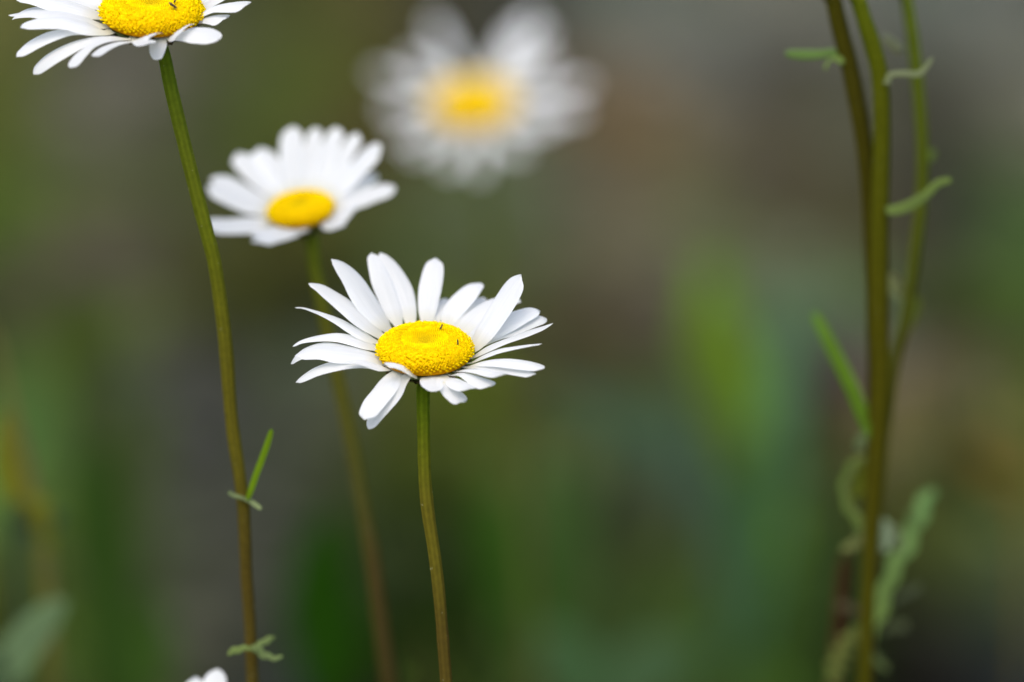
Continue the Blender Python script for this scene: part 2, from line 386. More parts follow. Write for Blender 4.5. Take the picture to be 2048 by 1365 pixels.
# ------------------------------------------------------------------ 1: the sharp daisy in the middle
A = (560, 490, 5.057); B = (830, 490, 5.057); Cc = (560, 660, 6.203); D = (830, 660, 6.203)
def build_main():
    d = FOCUS; C = P(850, 706, d); fr = head_frame(C, R(28), 0); Rd = 95 * d / FPX
    sp, sr, sc = stem_to_ground([(846, 775, 27), (846, 820, 25.5), (847, 880, 25.5), (849, 950, 25.5), (855, 1020, 25.5), (867, 1099, 24.5), (877, 1179, 24.5), (884, 1259, 24), (891, 1350, 24)],
        0.55, d, [GREEN_HI, GREEN_HI, GREEN_MID, OLIVE, OLIVE, BROWN, BROWN, BROWN], 0.01, 0.02, top=(C - fr[3] * 0.003, 0.0014))
    t = thing('daisy', (sp[-1].x, sp[-1].y, 0), 'sharply focused white daisy in the centre with a dimpled yellow disc', 'daisy')
    bpy.context.view_layer.update()
    tube('stem', sp, sr, sc, M_STEM, t, nseg=90, nr=28)
    disc(t, fr, Rd, 0.0035, 0.0024, 1); involucre(t, fr, Rd)
    data = [
     (A, [(1110,880,60),(1060,800,130),(960,670,195),(850,500,210),(740,340,185),(620,215,130),(515,142,40)], {}),
     (A, [(1040,930,60),(930,820,130),(800,690,172),(660,590,155),(520,500,125),(400,425,88),(285,390,28)], {}),
     (A, [(1000,990,30),(880,925,72),(740,845,78),(600,765,66),(450,702,45),(330,662,30),(230,635,20),(145,634,14)], dict(twist=.25)),
     (A, [(1000,1045,50),(880,1002,84),(720,945,100),(560,920,88),(380,937,62),(220,975,35),(125,1030,14)], {}),
     (A, [(1000,1120,50),(700,1060,100),(450,1020,110),(270,1065,100),(160,1140,60),(108,1205,28)], dict(o=-.0025)),
     (A, [(1060,1190,50),(900,1125,110),(720,1095,150),(560,1075,165),(400,1068,135),(250,1098,100),(145,1128,60)], dict(o=.001)),
     (Cc,[(1370,490,22),(1230,455,75),(1100,415,75),(960,388,50),(860,395,32),(765,410,22)], dict(dz=-.003, L=.012)),
     (Cc,[(1250,480,40),(1050,420,80),(850,405,110),(650,430,130),(450,500,115),(300,585,85),(190,655,40)], dict(o=-.001)),
     (Cc,[(1640-60,575,90),(1480,700,165),(1380,850,190),(1270,990,180),(1170,1120,150),(1095,1235,85)], dict(o=-.0028, camber=-.05, dz=-.004)),
     (Cc,[(1455,515,130),(1370,610,225),(1280,740,255),(1170,880,255),(1090,1010,215),(1040,1120,130)], dict(dz=-.006)),
     (A, [(1325,800,100),(1300,640,160),(1240,460,215),(1160,300,210),(1080,170,160),(1010,75,60)], dict(o=-.0015)),
     (A, [(1210,830,70),(1160,700,165),(1110,560,200),(1045,380,210),(985,230,165),(945,130,120),(925,80,55)], {}),
     (B, [(215,790,60),(250,650,110),(290,570,100),(300,540,70)], dict(o=-.004)),
     (B, [(120,790,120),(125,640,190),(150,450,232),(175,290,220),(192,190,180),(205,130,100)], {}),
     (B, [(400,850,60),(480,720,130),(570,610,150),(640,560,110),(690,530,60)], dict(o=-.005)),
     (B, [(320,810,110),(370,690,175),(440,570,205),(530,475,185),(610,410,130),(675,385,70)], {}),
     (B, [(455,900,90),(560,780,170),(700,660,200),(850,575,165),(980,550,90),(1065,552,50)], dict(o=-.001)),
     (B, [(525,960,60),(620,880,100),(740,770,130),(850,690,90),(900,650,50)], dict(o=.0005)),
     (B, [(680,1005,40),(820,920,75),(980,845,120),(1130,780,125),(1260,735,110),(1335,745,75)], dict(o=-.0015)),
     (B, [(650,990,50),(800,870,130),(950,755,180),(1100,690,145),(1210,655,100),(1265,665,60)], dict(o=-.0003)),
     (B, [(585,1020,120),(690,870,190),(790,720,205),(890,560,212),(985,415,195),(1050,335,150),(1080,300,90)], dict(o=.002)),
     (B, [(585,1130,25),(740,1040,50),(900,970,52),(1050,915,60),(1180,865,72),(1290,830,58),(1400,791,10)], dict(twist=-.3)),
     (B, [(560,1192,15),(700,1120,42),(850,1062,52),(1000,1034,48),(1150,1012,40),(1290,999,20)], dict(twist=-.3)),
     (D, [(640,468,15),(800,452,45),(1000,468,75),(1180,497,85),(1340,527,85),(1430,547,78),(1485,560,45)], dict(o=-.0006)),
     (D, [(650,455,15),(800,415,50),(980,390,85),(1180,395,115),(1380,425,115),(1520,455,95),(1610,480,55)], dict(o=.0006)),
     (D, [(370,680,130),(430,750,165),(520,815,190),(590,865,165),(625,905,100)], dict(dz=-.003,o=-.002,L=.012)),
     (D, [(440,562,12),(560,545,45),(680,580,100),(800,630,140),(900,668,150),(965,700,120)], dict(dz=-.006,o=-.0005)),
     (D, [(490,518,10),(620,498,30),(780,502,55),(920,526,78),(1030,545,80),(1105,556,50)], dict(o=.0005)),
     (D, [(385,600,70),(470,628,125),(560,670,150),(640,712,140),(685,735,90)], dict(dz=-.006)),
     (D, [(212,572,290),(216,610,310),(225,665,270),(245,722,190),(268,765,90)], dict(dz=-.005, o=.001, camber=.06, ext=False, face=True)),
     (Cc,[(1700,590,28),(1620,530,58),(1520,468,62),(1420,435,62),(1340,430,62),(1295,428,45)], dict(dz=-.0008, o=.0024, face=True, ext=False)),
    ]
    for i, (cr, pts, kw) in enumerate(data):
        traced_petal(t, fr, cr, pts, seed=i, **kw)
    return fr, t

def insect(loc, nrm, tang, size, label):
    """tiny insect: body of three segments, two feelers, six legs, one mesh."""
    verts, faces, cols = [], [], []
    side = nrm.cross(tang).normalized()
    def ell(c, a, b, h):
        b0 = len(verts)
        for i in range(7):
            th = math.pi * i / 6
            for k in range(8):
                ph = 2 * math.pi * k / 8
                verts.append(c + tang * (a * math.cos(th)) + side * (b * math.sin(th) * math.cos(ph)) + nrm * (h * math.sin(th) * math.sin(ph))); cols.append((.03, .015, .008))
        for i in range(6):
            for k in range(8): faces.append((b0 + i * 8 + k, b0 + i * 8 + (k + 1) % 8, b0 + (i + 1) * 8 + (k + 1) % 8, b0 + (i + 1) * 8 + k))
    s = size; o_ = loc + nrm * s * .18
    ell(o_ - tang * s * .25, s * .38, s * .19, s * .16); ell(o_ + tang * s * .12, s * .17, s * .17, s * .16); ell(o_ + tang * s * .32, s * .12, s * .13, s * .12)
    def leg(a, b, r):
        b0 = len(verts); t = (b - a).normalized(); e = t.cross(nrm + tang * .1).normalized(); f = t.cross(e)
        for p in (a, b):
            for k in range(4): verts.append(p + (e * math.cos(k * 1.571) + f * math.sin(k * 1.571)) * r); cols.append((.04, .02, .01))
        for k in range(4): faces.append((b0 + k, b0 + (k + 1) % 4, b0 + 4 + (k + 1) % 4, b0 + 4 + k))
    for q in (-1, 1):
        for dx in (-.02, .1, .2): leg(o_ + tang * s * dx, o_ + tang * s * (dx * 2.4 - .1) + side * (q * s * .26) - nrm * s * .18, s * .022)
        leg(o_ + tang * s * .4, o_ + tang * s * .50 + side * (q * s * .14) + nrm * s * .05, s * .018)
    o = mesh_obj('insect', [v_ - loc for v_ in verts], faces, M_BUG, None, cols); o.location = loc
    o['label'] = label; o['category'] = 'insect'; o['group'] = 'tiny insects on the daisy discs'

def on_disc(fr, Rd, Hd, x, y, extra=0.0005):
    """point on the dome seen at (x, y)"""
    C, u, v, n = fr; r = ray(x, y); d = depth(C) - 0.012
    for _ in range(400):
        p = CAMP + r * d; q = p - C; rr = math.hypot(q.dot(u), q.dot(v)); h = q.dot(n)
        if rr < Rd and h < Hd * math.sqrt(max(0, 1 - (rr / Rd) ** 3.2)) + extra: break
        d += 0.00006
    return p

fr1, daisy1 = build_main()
RD1 = 95 * FOCUS / FPX
insect(on_disc(fr1, RD1, .0037, 915, 687), (fr1[3] + RT * .3).normalized(), (UP * -.9 + RT * .1).normalized(), 0.0010, 'tiny dark winged insect on the right side of the central daisy disc')
insect(on_disc(fr1, RD1, .0037, 883, 655), fr1[3], (UP + RT * .5).normalized(), 0.0011, 'tiny dark insect at the back rim of the central daisy disc')

# ------------------------------------------------------------------ 2: the daisy cut by the top edge, upper left
T = (0, 0, 3.938); U = (180, 0, 6.024)
def build_top_left():
    d = 0.828; C = P(304, 30, d); fr = head_frame(C, R(30), R(-2)); Rd = 102 * d / FPX
    sp, sr, sc = stem_to_ground([(325, 100, 25), (336, 150, 26), (347, 200, 27), (371, 300, 28), (396, 400, 28), (416, 475, 28), (431, 541, 28), (450, 683, 28), (461, 824, 26), (470, 895, 26), (478, 945, 25), (487, 1020, 25), (492, 1139, 24), (500, 1259, 23), (505, 1360, 24)],
        1.1, d + .001, [GREEN_HI, (0.10,.15,.008), (0.10,.125,.008), GREEN_MID, OLIVE, OLIVE, BROWN, BROWN, BROWN], 0.0, 0.02, top=(C - fr[3] * 0.003, 0.0013))
    t = thing('daisy', (sp[-1].x, sp[-1].y, 0), 'white daisy cut by the top edge, upper left, on a long bending stem', 'daisy')
    bpy.context.view_layer.update()
    tube('stem', sp, sr, sc, M_STEM, t, nseg=120, nr=28)
    disc(t, fr, Rd, 0.0034, 0.0022, 2); involucre(t, fr, Rd, 5)
    data = [
     (T, [(800,120,60),(650,75,120),(450,20,130),(250,-12,80),(125,5,25)], {}),
     (T, [(815,60,50),(700,10,100),(560,-50,130),(400,-110,90)], {}),
     (T, [(600,120,60),(350,80,90),(220,85,80),(130,120,40),(92,158,16)], dict(o=-.003)),
     (T, [(800,200,45),(650,155,80),(450,110,95),(250,98,68),(150,112,36),(65,122,14)], dict(o=-.0008)),
     (T, [(820,250,50),(680,207,110),(520,163,110),(370,165,108),(240,190,82),(158,222,28)], dict(o=.0006)),
     (T, [(740,258,30),(560,245,60),(400,272,100),(270,338,98),(180,405,72),(128,452,30)], dict(o=-.001)),
     (T, [(1030,310,15),(880,293,28),(700,315,65),(540,372,110),(400,450,118),(315,520,95),(262,588,45)], {}),
     (T, [(1000,310,12),(860,318,25),(730,355,48),(640,425,72),(585,490,75),(558,538,40)], dict(o=-.001)),
     (T, [(1060,324,12),(940,338,35),(840,372,55),(775,415,60),(740,448,42)], dict(o=-.0005)),
     (U, [(850,440,130),(825,520,205),(805,610,185),(812,680,130),(830,720,75)], dict(dz=-.005, o=-.001, ext=False, face=True)),
     (U, [(520,490,30),(610,492,110),(680,505,140),(725,530,90)], dict(dz=-.006, o=.001, face=True)),
     (U, [(560,480,40),(680,445,70),(770,420,72),(815,403,55)], dict(dz=-.004, o=.0015, ext=False, face=True)),
     (U, [(1240,275,20),(1340,180,50),(1480,100,80),(1620,70,120),(1780,55,150),(1870,50,130),(1925,45,70)], {}),
     (U, [(1250,285,30),(1360,240,60),(1480,215,120),(1580,215,160),(1660,220,120)], dict(dz=-.003)),
     (U, [(950,470,30),(1070,430,100),(1190,390,180),(1330,400,230),(1460,440,200),(1560,480,120)], dict(dz=-.006, face=True)),
     (U, [(950,450,40),(1030,400,100),(1110,350,120),(1180,315,90)], dict(dz=-.004, o=.001, ext=False, face=True)),
     (U, [(1320,140,60),(1450,40,90),(1600,-60,120),(1750,-150,100)], {}),
     (U, [(1340,60,80),(1420,-60,150),(1500,-200,150),(1540,-300,80)], {}),
    ]
    for i, (cr, pts, kw) in enumerate(data): traced_petal(t, fr, cr, pts, seed=40 + i, **kw)
    for j, a in enumerate([62, 80, 98, 116, 134, 150]):
        free_petal(t, fr, Rd, R(a), .0165, .0052, R(14), .1, 70 + j)
    g1 = (0.13, 0.23, 0.008); g2 = (0.17, 0.22, 0.10)
    leaf_px(t, FULL, [(494,1000,8),(500,985,12),(512,950,13),(525,915,13),(537,880,12),(544,858,8)], depth(sp[11]) - .001, g1, 1, dz=-.004)
    leaf_px(t, FULL, [(490,998,7),(478,994,9),(466,990,10),(456,984,8)], depth(sp[11]), g2, 2, dz=-.002)
    leaf_px(t, FULL, [(490,998,8),(503,1004,10),(513,1011,10),(523,1019,8)], depth(sp[11]), g2, 3, dz=-.002)
    Lc = (340, 1240, 6.827); dl = depth(sp[13]) - .002
    leaf_px(t, Lc, [(1110,390,60),(980,390,100),(880,420,120),(780,470,50)], dl, (0.12,.17,.05), 4, lobes=.35, nlobe=2)
    leaf_px(t, Lc, [(1110,360,70),(1200,410,130),(1300,480,120),(1420,520,80),(1540,500,40)], dl, (0.16,.22,.08), 5, dz=.004, lobes=.35, nlobe=3)
    leaf_px(t, Lc, [(1130,400,60),(1230,330,90),(1330,270,110),(1430,230,50)], dl, (0.13,.18,.06), 6, dz=.006, lobes=.35, nlobe=2)
    # loose scurf of short hairs on the stem
    return fr, Rd
fr2, RD2 = build_top_left()
insect(on_disc(fr2, RD2, .0036, 347, 15), (fr2[3]).normalized(), (RT * .75 - UP * .5).normalized(), 0.0018, 'slender dark insect lying across the disc of the upper left daisy')
insect(on_disc(fr2, RD2, .0036, 351, 2), (fr2[3]).normalized(), (RT * .45 + UP * .8).normalized(), 0.0012, 'small dark insect just above the slender one on the upper left daisy disc')

# ------------------------------------------------------------------ 3: soft daisy between the two
F2 = (380, 220, 4.55)
def build_mid():
    d = 0.892; C = P(602, 423, d); fr = head_frame(C, R(31), R(7)); Rd = 67 * d / FPX
    sp, sr, sc = stem_to_ground([(622, 470, 28), (628, 530, 28), (642, 600, 28), (658, 680, 29), (673, 750, 29), (688, 820, 29), (705, 900, 30), (719, 980, 30), (734, 1060, 31), (747, 1139, 32), (757, 1219, 33), (773, 1340, 34)],
        1.3, d, [(0.105,.15,.010), (0.105,.13,.010), (0.10,.10,.012), (0.10,.10,.015), (0.085,.085,.018), (0.075,.055,.015), (0.06,.045,.012), BROWN], 0.01, 0.03, top=(C - fr[3] * 0.0025, 0.0014))
    t = thing('daisy', (sp[-1].x, sp[-1].y, 0), 'slightly blurred white daisy with upswept petals behind the left stem', 'daisy')
    bpy.context.view_layer.update()
    tube('stem', sp, sr, sc, M_STEM, t, nseg=70)
    disc(t, fr, Rd, 0.0024, 0.0012, 3, nflo=1700); involucre(t, fr, Rd, 6)
    data = [
     ([(740,1000,80),(550,1020,160),(380,1030,170),(220,1030,150),(110,1020,100)], {}),
     ([(740,920,90),(560,860,130),(400,790,140),(250,730,130),(150,690,90)], {}),
     ([(760,860,90),(600,780,110),(450,700,130),(300,640,130),(190,615,90)], {}),
     ([(840,800,110),(720,680,170),(600,560,200),(490,450,190),(430,385,120)], {}),
     ([(880,780,110),(800,650,190),(720,500,215),(660,400,190),(630,340,120)], dict(o=.001)),
     ([(960,760,110),(940,600,190),(920,400,215),(925,230,190),(935,150,120)], {}),
     ([(1050,750,110),(1070,580,170),(1100,400,170),(1130,230,140),(1140,160,90)], dict(o=-.0008)),
     ([(1120,750,110),(1180,580,170),(1250,380,170),(1310,230,150),(1325,155,100)], {}),
     ([(1180,760,110),(1280,600,150),(1400,400,150),(1480,270,130),(1520,205,90)], dict(o=-.0008)),
     ([(1240,790,110),(1370,660,180),(1520,500,200),(1650,370,190),(1730,305,130)], {}),
     ([(1290,850,90),(1420,740,150),(1560,640,140),(1700,580,110)], dict(o=-.002)),
     ([(1310,890,80),(1480,810,140),(1650,745,145),(1790,710,140),(1870,700,100)], {}),
     ([(1290,950,80),(1380,930,140),(1450,930,130),(1500,920,80)], dict(dz=-.002)),
     ([(1220,1000,80),(1280,1030,120),(1330,1050,120),(1370,1070,70)], dict(dz=-.005)),
     ([(1020,1050,90),(900,1090,120),(750,1140,120),(650,1190,110),(600,1210,70)], dict(dz=-.007)),
     ([(880,1050,90),(760,1090,110),(650,1130,120),(590,1160,80)], dict(dz=-.006, o=-.001)),
     ([(1000,1050,70),(1020,1085,110),(1010,1115,80)], dict(dz=-.004)),
    ]
    for i, (pts, kw) in enumerate(data): traced_petal(t, fr, F2, [(a, b, c * 1.04) for a, b, c in pts], L=.0155, seed=80 + i, **kw)
build_mid()

# ------------------------------------------------------------------ 4: far daisy, strongly blurred
F3 = (700, 0, 3.413)
def build_far():
    d = 1.27; C = P(948, 212, d); fr = head_frame(C, R(35), R(2)); Rd = 84 * d / FPX
    sp, sr, sc = stem_to_ground([(950, 245, 24), (962, 330, 24), (985, 480, 24), (1010, 640, 24), (1030, 800, 24), (1045, 1000, 24), (1060, 1200, 24), (1070, 1350, 24)],
        1.0, d, [(0.09,.13,.03), (0.08,.10,.02), (0.07,.07,.02), (0.05,.05,.02)], 0.0, 0.03, top=(C - fr[3] * 0.0025, 0.0013))
    t = thing('daisy', (sp[-1].x, sp[-1].y, 0), 'heavily blurred white daisy facing the viewer at the top centre, farthest of the daisies', 'daisy')
    bpy.context.view_layer.update()
    tube('stem', sp, sr, sc, M_STEM, t, nseg=40, nr=14)
    disc(t, fr, Rd, 0.0030, 0.0010, 4, nflo=1500, coarse=True); involucre(t, fr, Rd, 7)
    data = [((800,580),(560,120),95),((740,600),(390,380),100),((690,640),(150,480),60),((680,690),(220,740),95),((710,790),(300,960),60),
            ((720,820),(420,1060),85),((830,870),(660,1160),90),((900,870),(880,1200),75),((950,860),(1170,1060),95),((1010,830),(1400,850),95),
            ((1050,740),(1600,760),85),((1050,660),(1640,560),75),((1010,590),(1400,400),95),((970,560),(1260,90),100),((940,540),(1130,190),60),((990,570),(1340,190),85)]
    for i, (a, b, w_) in enumerate(data):
        pts = [(a[0] + (b[0] - a[0]) * s, a[1] + (b[1] - a[1]) * s, w_ * q) for s, q in ((0, .5), (.3, .8), (.6, 1), (.85, 1), (1, .7))]
        traced_petal(t, fr, F3, pts, L=.0185, seed=110 + i)
build_far()

# ------------------------------------------------------------------ 5: daisy peeping in at the bottom edge
def build_low():
    d = 0.852; C = P(385, 1505, d); fr = head_frame(C, R(28), R(0)); Rd = 85 * d / FPX
    base = C - fr[3] * .003
    sp = [base, base - Vector((0.001, -.002, .06)), base - Vector((0.004, -.006, .15)), Vector((C.x - .004, C.y + .02, 0))]
    t = thing('daisy', (sp[-1].x, sp[-1].y, 0), 'daisy below the bottom edge with only two white petal tips showing beside the left stem', 'daisy')
    bpy.context.view_layer.update()
    tube('stem', sp, [.0014, .0013, .0013, .0014], [GREEN_HI, GREEN_MID, OLIVE, BROWN], M_STEM, t, nseg=40)
    disc(t, fr, Rd, 0.0034, 0.0012, 5, nflo=700); involucre(t, fr, Rd, 8)
    traced_petal(t, fr, FULL, [(408,1462,22),(414,1430,38),(421,1395,48),(429,1360,46),(436,1337,30)], seed=140)
    traced_petal(t, fr, FULL, [(380,1462,22),(383,1430,38),(386,1400,46),(390,1372,42),(393,1353,28)], seed=141, o=-.001)
    for j, a in enumerate([5, 22, 38, 55, 112, 130, 148, 165, 182, 200, 220, 240, 258, 276, 295, 315, 335, 350]):
        free_petal(t, fr, Rd, R(a), .0150, .0048, R(3), .12, 150 + j)
build_low()

# ------------------------------------------------------------------ 6: leafy stems on the right
def build_right():
    d = 0.868
    P1, r1, c1 = stem_to_ground([(1650,-60,32),(1666,0,33),(1680,60,34),(1698,130,35),(1716,220,35),(1730,310,34),(1739,400,34),(1744,520,33),(1748,640,33),(1752,760,32),(1748,900,32),(1742,1050,32),(1735,1200,31),(1730,1350,30)],
        1.2, d + .006, [(0.056,0.053,0.0030),(0.052,0.047,0.0030),(0.048,0.043,0.0025),(0.056,0.047,0.0020),(0.044,0.041,0.0020),(0.044,0.041,0.0020)], 0.0, .02)
    P2, r2, c2 = stem_to_ground([(1700,-60,30),(1716,0,30),(1730,45,32),(1744,90,33),(1757,140,34),(1762,200,34),(1763,300,35),(1760,400,36),(1758,520,37),(1758,640,36),(1762,760,34),(1757,860,33),(1752,950,31),(1744,1050,29),(1738,1150,28),(1734,1250,27),(1731,1360,26)],
        1.2, d, [(0.081,0.107,0.0040),(0.078,0.095,0.0030),(0.070,0.077,0.0025),(0.063,0.060,0.0020),(0.056,0.052,0.0020),(0.059,0.056,0.0020),(0.059,0.056,0.0020)], 0.0, .02)
    P3_, r3, c3 = stem_to_ground([(1800,-60,24),(1813,0,24),(1827,90,25),(1838,200,25),(1844,300,25),(1842,400,24),(1832,490,24),(1820,580,24),(1808,650,24),(1790,720,22),(1778,800,22),(1768,900,20),(1756,1020,20)],
        .9, d + .028, [(0.091,0.130,0.0125),(0.077,0.103,0.0060),(0.070,0.082,0.0060),(0.064,0.062,0.0060),(0.042,0.034,0.0050)], -.01, -.01)
    t = thing('daisy_plant', (P2[-1].x, P2[-1].y, 0), 'tall leafy plant at the right with three olive brown stems and small curled leaves', 'plant')
    bpy.context.view_layer.update()
    heads = []
    for Pn, rn, cn in ((P1, r1, c1), (P2, r2, c2), (P3_, r3, c3)):
        s0 = (Pn[0] - Pn[1]).normalized()
        topp = Pn[0] + s0 * .03 + Vector((0, 0, .02)); top2 = topp + Vector((s0.x * .01, 0, .03))
        tube('stem', [top2, topp] + Pn, [rn[0] * .8, rn[0] * .9] + rn, [cn[0], cn[0]] + cn, M_STEM, t, nseg=90, nr=21)
        heads.append(top2)
    K1 = (1540, 0, 2.967); g = (0.10, 0.175, 0.045); gp = (0.15, .18, .09)
    leaf_px(t, K1, [(440,330,23),(380,310,51),(300,318,56),(200,322,62),(130,318,51),(88,315,31)], d + .006, g, 1, up=1.2)
    leaf_px(t, K1, [(440,370,46),(405,345,46),(370,350,17),(340,375,18),(325,415,18)], d + .004, (0.13,.2,.05), 2, up=1.2)
    leaf_px(t, K1, [(690,500,46),(705,455,39),(740,438,35),(810,436,40),(880,436,39),(925,400,31),(965,340,20)], d - .002, gp, 3, up=1.2)
    leaf_px(t, K1, [(790,300,46),(740,270,62),(690,230,46),(660,215,23)], d + .03, (0.15,.17,.09), 4, up=1.2)
    leaf_px(t, K1, [(690,1250,54),(760,1240,67),(850,1205,68),(930,1150,56),(1000,1085,45),(1080,1065,43)], d - .003, (0.095,.14,.035), 5, up=1.2)
    leaf_px(t, K1, [(900,960,46),(940,930,62),(975,890,39)], d + .03, (0.10,.15,.03), 6, up=1.2)
    K2 = (1540, 460, 2.967)
    leaf_px(t, K2, [(790,400,60),(740,330,90),(700,260,50)], d + .025, (0.15,.17,.07), 7, up=1.2)
    leaf_px(t, K2, [(760,680,40),(800,580,80),(840,480,84),(870,390,50)], d + .028, (0.13,.17,.03), 8, up=1.2)
    leaf_px(t, K2, [(610,1230,50),(570,1130,78),(500,960,84),(420,800,84),(350,660,74),(300,560,62),(260,490,44)], d + .002, (0.075,.15,.012), 9, dz=.014, up=1.2)
    K3 = (1640, 820, 4.55)
    leaf_px(t, K3, [(470,150,60),(430,230,130),(370,300,130),(320,350,80)], d + .005, (0.13,.17,.07), 10, up=1.6, lobes=.45, nlobe=4)
    leaf_px(t, K3, [(400,420,60),(280,520,90),(225,660,80),(230,800,80),(290,930,90),(370,1040,100),(420,1130,60)], d + .01, (0.12,.17,.04), 11, up=1.6, lobes=.45, nlobe=4)
    leaf_px(t, K3, [(440,480,80),(380,600,120),(350,740,100),(340,820,50)], d + .012, (0.11,.13,.01), 12, up=1.6, lobes=.45, nlobe=4)
    leaf_px(t, K3, [(430,1080,60),(360,1180,100),(280,1240,90),(190,1270,50)], d + .008, (0.16,.18,.06), 13, up=1.6, lobes=.45, nlobe=4)
    leaf_px(t, K3, [(470,1180,60),(530,1080,130),(590,1080,140),(600,1220,110),(560,1280,60)], d + .004, (0.26,.34,.20), 14, up=1.6, lobes=.45, nlobe=4)
    K4 = (1640, 1065, 4.55)
    leaf_px(t, K4, [(440,1000,60),(500,830,120),(570,640,140),(640,400,150),(740,200,160),(830,20,150),(900,-150,150),(960,-280,140),(1030,-400,90)], d + .008, [(0.15,.22,.05),(0.11,.21,.07)], 15, dz=.016, up=1.6, lobes=.5, nlobe=5)
    leaf_px(t, K4, [(660,640,50),(760,570,80),(870,510,90),(920,490,60)], d + .018, (0.06,.075,.04), 16, up=1.6, lobes=.5, nlobe=5)
    leaf_px(t, K4, [(560,920,50),(640,860,90),(740,850,120),(800,870,60)], d + .018, (0.07,.085,.04), 17, up=1.6, lobes=.5, nlobe=5)
    leaf_px(t, K4, [(430,1000,60),(480,1120,90),(560,1200,80),(620,1260,50)], d + .006, (0.11,.15,.05), 18, up=1.6, lobes=.5, nlobe=5)
    leaf_px(t, K4, [(400,900,60),(300,930,130),(220,1050,180),(160,1200,200),(120,1400,140)], d + .012, (0.10,.12,.03), 19, up=1.6, lobes=.5, nlobe=5)
    leaf_px(t, K4, [(400,760,60),(300,700,90),(210,660,100),(150,700,60)], d + .016, (0.07,.06,.03), 20, up=1.6, lobes=.5, nlobe=5)
    leaf_px(t, K4, [(740,180,60),(700,60,100),(680,-20,110),(660,-50,60)], d + .012, (0.13,.15,.08), 21, up=1.6, lobes=.5, nlobe=5)
    leaf_px(t, K4, [(860,-40,60),(840,-140,100),(830,-220,80)], d + .014, (0.10,.16,.05), 22, up=1.6, lobes=.5, nlobe=5)
    for j, hp in enumerate(heads):       # each stem ends in its flower, above the frame
        fr = (hp, RT.copy(), Vector((0, 1, 0)), Vector((0, 0, 1)))
        dk = disc(t, fr, .0085, .0033, .0012, 200 + j, nflo=350, coarse=True)
        involucre(t, fr, .0085, 210 + j)
        for q in range(20): free_petal(t, fr, .0085, q * math.tau / 20 + random.uniform(-.08, .08), .016, .0048, R(4), .15, 220 + j * 20 + q, nseg=12)
build_right()

# ------------------------------------------------------------------ ground: soil, moss, gravel patches, with shade painted in
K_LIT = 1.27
SIG = 0.55
PATCH = [  # (x, y) where it lies in the view, its colour; dark ones hold painted shade between plants
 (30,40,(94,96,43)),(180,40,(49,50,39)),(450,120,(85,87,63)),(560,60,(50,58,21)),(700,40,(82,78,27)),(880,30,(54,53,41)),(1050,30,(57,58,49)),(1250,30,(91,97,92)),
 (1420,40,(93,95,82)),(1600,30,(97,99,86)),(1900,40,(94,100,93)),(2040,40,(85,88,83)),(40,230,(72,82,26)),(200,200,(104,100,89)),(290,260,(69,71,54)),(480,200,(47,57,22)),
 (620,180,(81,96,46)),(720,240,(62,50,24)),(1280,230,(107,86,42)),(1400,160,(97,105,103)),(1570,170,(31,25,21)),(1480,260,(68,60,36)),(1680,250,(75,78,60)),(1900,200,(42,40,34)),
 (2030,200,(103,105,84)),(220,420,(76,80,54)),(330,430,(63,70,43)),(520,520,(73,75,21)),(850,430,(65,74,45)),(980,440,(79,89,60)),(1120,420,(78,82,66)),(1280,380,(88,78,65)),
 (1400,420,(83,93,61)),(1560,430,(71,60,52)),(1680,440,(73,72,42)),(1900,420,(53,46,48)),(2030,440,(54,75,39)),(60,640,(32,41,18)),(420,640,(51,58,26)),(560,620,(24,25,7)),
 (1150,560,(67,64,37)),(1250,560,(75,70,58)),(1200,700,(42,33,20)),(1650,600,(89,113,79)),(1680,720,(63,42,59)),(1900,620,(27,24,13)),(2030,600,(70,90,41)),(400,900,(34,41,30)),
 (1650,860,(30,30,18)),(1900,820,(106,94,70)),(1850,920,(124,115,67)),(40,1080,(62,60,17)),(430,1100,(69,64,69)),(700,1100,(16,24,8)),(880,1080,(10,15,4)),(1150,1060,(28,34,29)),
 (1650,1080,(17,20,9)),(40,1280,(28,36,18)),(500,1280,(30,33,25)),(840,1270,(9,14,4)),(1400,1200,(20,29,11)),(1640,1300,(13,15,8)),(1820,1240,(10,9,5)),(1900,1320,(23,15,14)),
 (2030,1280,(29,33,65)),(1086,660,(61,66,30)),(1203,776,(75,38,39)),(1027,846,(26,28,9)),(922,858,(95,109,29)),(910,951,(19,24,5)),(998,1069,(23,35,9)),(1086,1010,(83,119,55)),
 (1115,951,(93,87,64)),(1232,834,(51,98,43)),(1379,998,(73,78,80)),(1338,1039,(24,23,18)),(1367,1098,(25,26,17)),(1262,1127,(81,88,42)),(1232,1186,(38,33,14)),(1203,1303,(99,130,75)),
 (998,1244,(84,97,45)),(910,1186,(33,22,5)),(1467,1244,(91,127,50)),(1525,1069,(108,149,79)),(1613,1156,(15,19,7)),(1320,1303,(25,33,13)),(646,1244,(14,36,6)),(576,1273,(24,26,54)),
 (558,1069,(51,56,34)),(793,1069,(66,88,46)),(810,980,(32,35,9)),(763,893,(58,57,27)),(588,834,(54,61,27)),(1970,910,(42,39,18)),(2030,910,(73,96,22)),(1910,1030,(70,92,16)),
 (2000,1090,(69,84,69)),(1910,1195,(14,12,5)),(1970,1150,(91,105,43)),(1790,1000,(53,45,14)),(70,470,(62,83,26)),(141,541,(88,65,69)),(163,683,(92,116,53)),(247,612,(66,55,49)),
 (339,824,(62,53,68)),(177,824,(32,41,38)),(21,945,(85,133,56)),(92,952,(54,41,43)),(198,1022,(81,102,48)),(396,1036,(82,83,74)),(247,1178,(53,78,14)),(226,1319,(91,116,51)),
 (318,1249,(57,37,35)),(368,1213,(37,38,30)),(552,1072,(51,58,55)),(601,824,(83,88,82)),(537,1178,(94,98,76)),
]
PW = []
